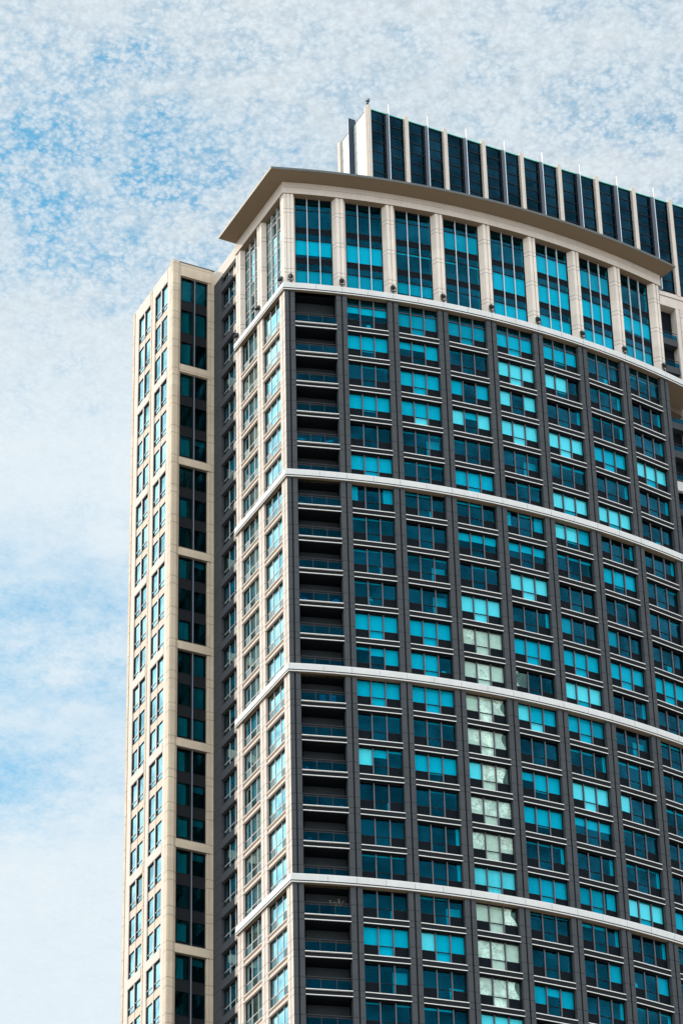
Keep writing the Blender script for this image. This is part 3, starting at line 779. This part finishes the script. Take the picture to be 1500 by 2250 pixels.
pb = MB(); pb.box(U0 + .3, U1, .45, 5.2, PZ0, PZ1 - .1, 'interior'); pb.box(U0 + .2, U1, .25, 5.4, PZ1 - .12, PZ1 - .02, 'roof_edge')
obj('penthouse_core', pb, tower, ORr, HR)
pw = SPC / 2
for n_ in range(24):
    u0 = U0 + .36 + pw * n_ - (.0 if n_ == 0 else .18) + .02; u1 = U0 + .36 + pw * (n_ + 1) - .18
    fr = MB(); nz = int((PZ1 - PZ0) / 1.18)
    for q in range(nz + 1): fr.box(u0, u1, .17, .24, PZ1 - .08 - 1.18 * q - .09, PZ1 - .08 - 1.18 * q, 'frame_dark')
    fr.box(u0, u0 + .12, .17, .24, PZ0, PZ1 - .1, 'frame_dark'); fr.box(u1 - .35, u1 - .22, .18, .24, PZ0, PZ1 - .1, 'frame_dark')
    b = obj('penthouse_panel', fr, tower, ORr, HR)
    g = MB(); g.box(u0, u1, .21, .222, PZ0, PZ1 - .1, 'glass_pent'); obj('glass', g, b)
    cp = MB(); cp.box(u0, u1, .10, .30, PZ1 - .08, PZ1, 'fringe_teal'); obj('coping', cp, b)
for n_ in range(12):
    u = U0 + SPC * n_
    mb = MB(); mb.box(u + (.02 if n_ == 0 else -.18), u + (.36 if n_ == 0 else .2), -.14, .3, PZ0 - (.0), PZ1 + .18, 'stone'); obj('stone_fin', mb, tower, ORr, HR)
    u += pw + .05
    mb = MB(); mb.box(u - .02, u + .02, -.38, .3, PZ0, PZ1 + .70, 'blade_metal'); mb.box(u - .03, u + .03, -.415, -.38, PZ0, PZ1 + .71, 'silver'); obj('blade_fin', mb, tower, ORr, HR)
# left flank of the penthouse
PF = (*rear(U0, 0), ZO); PLH = HR - math.pi / 2
mb = MB(); mb.box(-.42, -.04, -.05, .3, PZ0, PZ1 + .1, 'stone'); obj('stone_fin', mb, tower, PF, PLH)
for a, b in ((-2.75, -.42), (-5.2, -2.95)):
    mb = MB(); nz = int((PZ1 - PZ0) / 1.18)
    for q in range(nz + 1): mb.box(a, b, .10, .3, max(PZ0, PZ1 - .12 - 1.18 * (q + 1)), PZ1 - .12 - 1.18 * q - .05, 'pent_panel_white')
    mb.box(a, b, .14, .3, PZ0, PZ1 - .12, 'stone_panel'); mb.box(a, b, .08, .3, PZ1 - .12, PZ1 - .02, 'roof_edge')
    obj('penthouse_side_panel', mb, tower, PF, PLH)
mb = MB(); mb.box(-2.90, -2.81, -.40, .3, PZ0, PZ1 + .7, 'blade_shaded'); mb.box(-2.93, -2.90, -.40, .3, PZ0, PZ1 + .7, 'silver'); obj('blade_fin', mb, tower, PF, PLH)
mb = MB(); mb.box(-5.65, -5.2, -.12, .3, PZ0, PZ1 - .1, 'stone'); obj('stone_fin', mb, tower, PF, PLH)

# ------------------------------------------------------------------ things on the tower
def floodlight(loc, rz, label, tilt=1.1):
    t_ = thing('floodlight', label, 'floodlight', loc, rz, 'black floodlights along the white ledge')
    mb = MB(); mb.box(-.12, .12, -.10, .10, 0, .05, 'lamp_black'); mb.box(-.03, .03, -.12, .03, .05, .22, 'lamp_black')
    mb.box(-.22, .22, -.13, -.07, .22, .27, 'lamp_black'); mb.box(-.22, -.19, -.13, -.07, .27, .64, 'lamp_black'); mb.box(.19, .22, -.13, -.07, .27, .64, 'lamp_black')
    obj('bracket', mb, t_); t_.scale = (1.08, 1.08, 1.08)
    hd = MB(); d = Vector((0, .75, .66)).normalized(); c = Vector((0, -.10, .62))
    hd.tube(c - d * .20, c + d * .16, .13, 'lamp_black', 12, .20); hd.tube(c - d * .30, c - d * .20, .08, 'lamp_black', 10, .12)
    obj('lamp_head', hd, t_)
    ln = MB(); ln.tube(c + d * .16, c + d * .175, .19, 'lens', 12); obj('lens', ln, t_)
    rim = MB(); rim.box(-.10, .10, -.16, -.04, .26, .28, 'lens'); obj('visor', rim, t_)
words = ['at the corner pier, facing the bowed front', 'at the second crown pier from the corner', 'at the third crown pier from the corner', 'at the fourth crown pier from the corner',
         'at the fifth crown pier, midway along the ledge', 'at the fourth crown pier from the right end', 'at the third crown pier from the right end', 'at the next to last crown pier before the right end', 'at the last crown pier, by the dark terrace opening']
for k in range(9):
    s_ = k * BW + (.05 if k else .12)
    x_, y_ = arc(s_, .02 if k else 0.02); floodlight((x_, y_, ZO + 2.93), head(s_), 'black floodlight on white ledge ' + words[k])
for t_, wd in ((.45, 'on side ledge close to the front corner, against sunlit glass'), (4.75, 'at the middle pier of the sunlit side'), (8.9, 'at the far end of the sunlit side ledge')):
    x_, y_ = side(t_, .02); floodlight((x_, y_, ZO + 2.93), LTH, 'black floodlight ' + wd)

# roof beacon
px, py = rear(U0 + .15, -.1)
bc = thing('roof_beacon', 'small dark obstruction beacon on top corner of the roof screen', 'beacon', (px, py, ZO + PZ1 + .18))
mb = MB(); mb.tube((0, 0, 0), (0, 0, .55), .05, 'lamp_black'); mb.tube((0, 0, .12), (0, 0, .32), .13, 'lamp_black', 10); mb.box(-.04, .16, -.05, .05, .48, .56, 'lamp_black'); obj('post', mb, bc)
mb = MB(); mb.tube((.12, 0, .56), (.12, 0, .86), .10, 'lamp_black', 10, .08); mb.tube((-.06, 0, .56), (-.06, 0, .74), .08, 'lamp_black', 10, .06); obj('lamp', mb, bc)

# balcony furniture
(bx, by), bth = BAL
def bal(xl, yl, i): return (bx + math.cos(bth) * xl - math.sin(bth) * yl, by + math.sin(bth) * xl + math.cos(bth) * yl, ZO + sill_z(i) - .03)
def chair(loc, rz, label):
    t_ = thing('balcony_chair', label, 'chair', loc, rz, 'chairs on the upper balcony')
    for sx in (-.24, .24):
        for sy in (-.22, .22):
            mb = MB(); mb.box(sx - .03, sx + .03, sy - .03, sy + .03, 0, .9 if sy > 0 else .62, 'furn_white'); obj('leg', mb, t_)
    mb = MB(); mb.box(-.24, .24, -.24, .24, .42, .46, 'furn_white'); obj('seat', mb, t_)
    mb = MB(); mb.box(-.21, .21, .19, .25, .60, .90, 'furn_white'); obj('backrest', mb, t_)
    mb = MB(); mb.box(-.27, -.21, -.19, .19, .62, .67, 'furn_white'); mb.box(.21, .27, -.19, .19, .62, .67, 'furn_white'); obj('armrest', mb, t_)
chair(bal(-1.25, .62, 4), bth + .2, 'white frame chair at left end of the fifth balcony down')
chair(bal(1.0, .62, 4), bth - .3, 'white frame chair at right end of the fifth balcony down')
tb = thing('balcony_table', 'pale blue table between two white chairs on a high balcony', 'table', bal(-.15, .60, 4), bth)
for sx in (-.40, .40):
    for sy in (-.2, .2):
        mb = MB(); mb.box(sx - .035, sx + .035, sy - .03, sy + .03, 0, .72, 'furn_white'); obj('leg', mb, tb)
mb = MB(); mb.box(-.48, .48, -.26, .26, .72, .76, 'furn_white'); mb.box(-.40, .40, -.19, -.15, .05, .10, 'furn_white'); obj('tabletop', mb, tb)
def bucket(loc, label):
    t_ = thing('bucket', label, 'bucket', loc, bth)
    mb = MB(); mb.tube((0, 0, 0), (0, 0, .42), .15, 'furn_blue', 12, .19); obj('body', mb, t_)
    mb = MB(); mb.tube((0, 0, .42), (0, 0, .46), .21, 'furn_white', 12); obj('rim', mb, t_)
bucket(bal(-1.45, .5, 6), 'blue bucket behind the glass, first balcony under the second white belt')
def lump(name, loc, label, cat, sx, sy, sz, mat, seed):
    r_ = random.Random(seed); mb = MB(); nu, nv = 12, 5; rings = []
    for v in range(nv + 1):
        a_ = v / nv * math.pi / 2; row = []
        for u in range(nu):
            b_ = 2 * math.pi * u / nu; k_ = 1 + r_.uniform(-.10, .10)
            row.append((sx * math.cos(b_) * math.cos(a_) ** .6 * k_, sy * math.sin(b_) * math.cos(a_) ** .6 * k_, sz * math.sin(a_)))
        rings.append(row)
    for v in range(nv):
        for u in range(nu):
            w_ = (u + 1) % nu; mb.quad([rings[v][u], rings[v][w_], rings[v + 1][w_], rings[v + 1][u]], mat)
    o = obj(name, mb, None, loc, bth); o['label'] = label; o['category'] = cat
    return o
lump('folded_cover', bal(.95, .55, 6), 'crumpled pale cover on floor of first balcony under second belt', 'cover', .45, .25, .34, 'furn_white', 1)
lump('draped_cover', bal(-1.35, .60, 9), 'rounded teal cover at left of the balcony four below second belt', 'cover', .45, .3, .62, 'furn_blue', 2)
lump('tilted_cover', bal(1.2, .55, 9), 'pale hooded cover at right of the balcony four below second belt', 'cover', .42, .3, .60, 'furn_white', 3)
def towel(loc, label):
    mb = MB(); n_ = 8
    for q in range(n_):
        a0, a1 = -.22 + .44 * q / n_, -.22 + .44 * (q + 1) / n_; y0, y1 = .05 * math.sin(q * 1.7), .05 * math.sin((q + 1) * 1.7)
        mb.quad([(a0, y0, .06), (a1, y1, .06), (a1, y1 * .4, .86), (a0, y0 * .4, .86)], 'furn_blue')
        mb.quad([(a0, y0 * .4, .86), (a1, y1 * .4, .86), (a1, y1 * .4 + .06, .86), (a0, y0 * .4 + .06, .86)], 'furn_white')
        mb.quad([(a0, y0 + .06, .30), (a1, y1 + .06, .30), (a1, y1 * .4 + .06, .86), (a0, y0 * .4 + .06, .86)], 'furn_blue')
    o = obj('towel', mb, None, loc, bth); o['label'] = label; o['category'] = 'towel'; o['group'] = 'towels hung on the balcony rail'
towel(bal(.02, .42, 12), 'blue towel left of the rail post, first balcony under third belt')
towel(bal(.78, .42, 12), 'blue towel right of the rail post, first balcony under third belt')
def plant(loc, label, hgt, seed, blossom):
    r_ = random.Random(seed)
    t_ = thing('potted_plant', label, 'plant', loc, bth, 'plants on the balcony under the fourth belt')
    mb = MB(); mb.tube((0, 0, 0), (0, 0, .36), .14, 'pot', 10, .19); obj('pot', mb, t_)
    st = MB(); lf = MB(); bl = MB()
    for q in range(9):
        a_ = r_.uniform(0, 6.28); rr = r_.uniform(.08, .42); tip = Vector((rr * math.cos(a_) * 1.3, rr * math.sin(a_) * .5, .36 + hgt * r_.uniform(.5, 1)))
        st.tube((0, 0, .34), tip, .012, 'leaf', 5, .006)
        for k in range(16):
            c = Vector((0, 0, .34)).lerp(tip, r_.uniform(.3, 1.02)) + Vector((r_.uniform(-.09, .09), r_.uniform(-.09, .09), r_.uniform(-.07, .07)))
            d = Vector((r_.uniform(-1, 1), r_.uniform(-1, 1), r_.uniform(-.5, 1))).normalized() * .085; e = d.orthogonal().normalized() * .035
            (bl if blossom and k % 3 == 0 and c.z > .36 + hgt * .55 else lf).quad([c - d, c + e, c + d, c - e], 'blossom' if blossom and k % 3 == 0 and c.z > .36 + hgt * .55 else 'leaf')
    obj('stem', st, t_); obj('foliage', lf, t_)
    if bl.f: obj('flowers', bl, t_)
plant(bal(-1.3, .6, 18), 'low leafy plant in left corner of the balcony under fourth belt', .55, 5, False)
plant(bal(.0, .6, 18), 'low leafy plant behind the middle glass of the balcony under fourth belt', .5, 6, False)
plant(bal(.75, .6, 18), 'tall plant with pale blossom above the rail under fourth belt', 1.35, 7, True)

def planter(loc, label, w_):
    t_ = thing('planter', label, 'planter', loc, bth)
    mb = MB(); mb.box(-w_, w_, -.12, .12, 0, .28, 'furn_blue'); obj('trough', mb, t_)
    r_ = random.Random(11); lf = MB()
    for k in range(60):
        c = Vector((r_.uniform(-w_, w_), r_.uniform(-.1, .1), .28 + r_.uniform(0, .22))); d = Vector((r_.uniform(-1, 1), r_.uniform(-1, 1), r_.uniform(0, 1))).normalized() * .07; e = d.orthogonal().normalized() * .03
        lf.quad([c - d, c + e, c + d, c - e], 'leaf')
    obj('foliage', lf, t_)
planter(bal(.05, .5, 15), 'long blue planter behind the middle rail glass, third balcony above the fourth belt', .5)
bucket(bal(-1.3, .5, 14), 'small blue tub at left, third balcony below the belt that carries hanging towels')
bucket(bal(-1.2, .5, 16), 'blue tub at left, two balconies above the fourth belt')
lump('stored_cover', bal(1.25, .55, 15), 'low blue bundle at right of the balcony with long planter', 'cover', .35, .25, .45, 'furn_blue', 9)
lump('parasol_cover', bal(-1.1, .5, 23), 'pale peaked cover at left of the lowest balcony in view', 'cover', .4, .3, .75, 'furn_white', 10)

# lamps seen through windows
def wloc(j, i, xl, yl): 
    (x_, y_), th_ = bay(j); return (x_ + math.cos(th_) * xl - math.sin(th_) * yl, y_ + math.sin(th_) * xl + math.cos(th_) * yl, ZO + sill_z(i) + .02), th_
def lamp(j, i, xl, hgt, label):
    loc, rz = wloc(j, i, xl, .78)
    t_ = thing('table_lamp', label, 'lamp', loc, rz, 'unlit lamps standing behind window glass')
    mb = MB(); mb.tube((0, 0, 0), (0, 0, .03), .15, 'furn_white', 10); mb.tube((0, 0, .03), (0, 0, hgt - .3), .05, 'furn_white', 8, .03); obj('base', mb, t_)
    mb = MB(); mb.tube((0, 0, hgt - .34), (0, 0, hgt), .26, 'furn_white', 12, .20); obj('lamp_shade', mb, t_)
lamp(1, 0, .22, .78, 'white lamp behind the top left window, under half lowered blinds')
lamp(1, 9, -.35, 1.15, 'white lamp in a dark window of the first window column, above cyan blinds')
lamp(2, 11, 1.1, 1.25, 'white lamp in dark right pane beside two cyan blinds')
lamp(6, 19, -1.2, 1.45, 'large white lamp at left in a dark window near lower right corner')
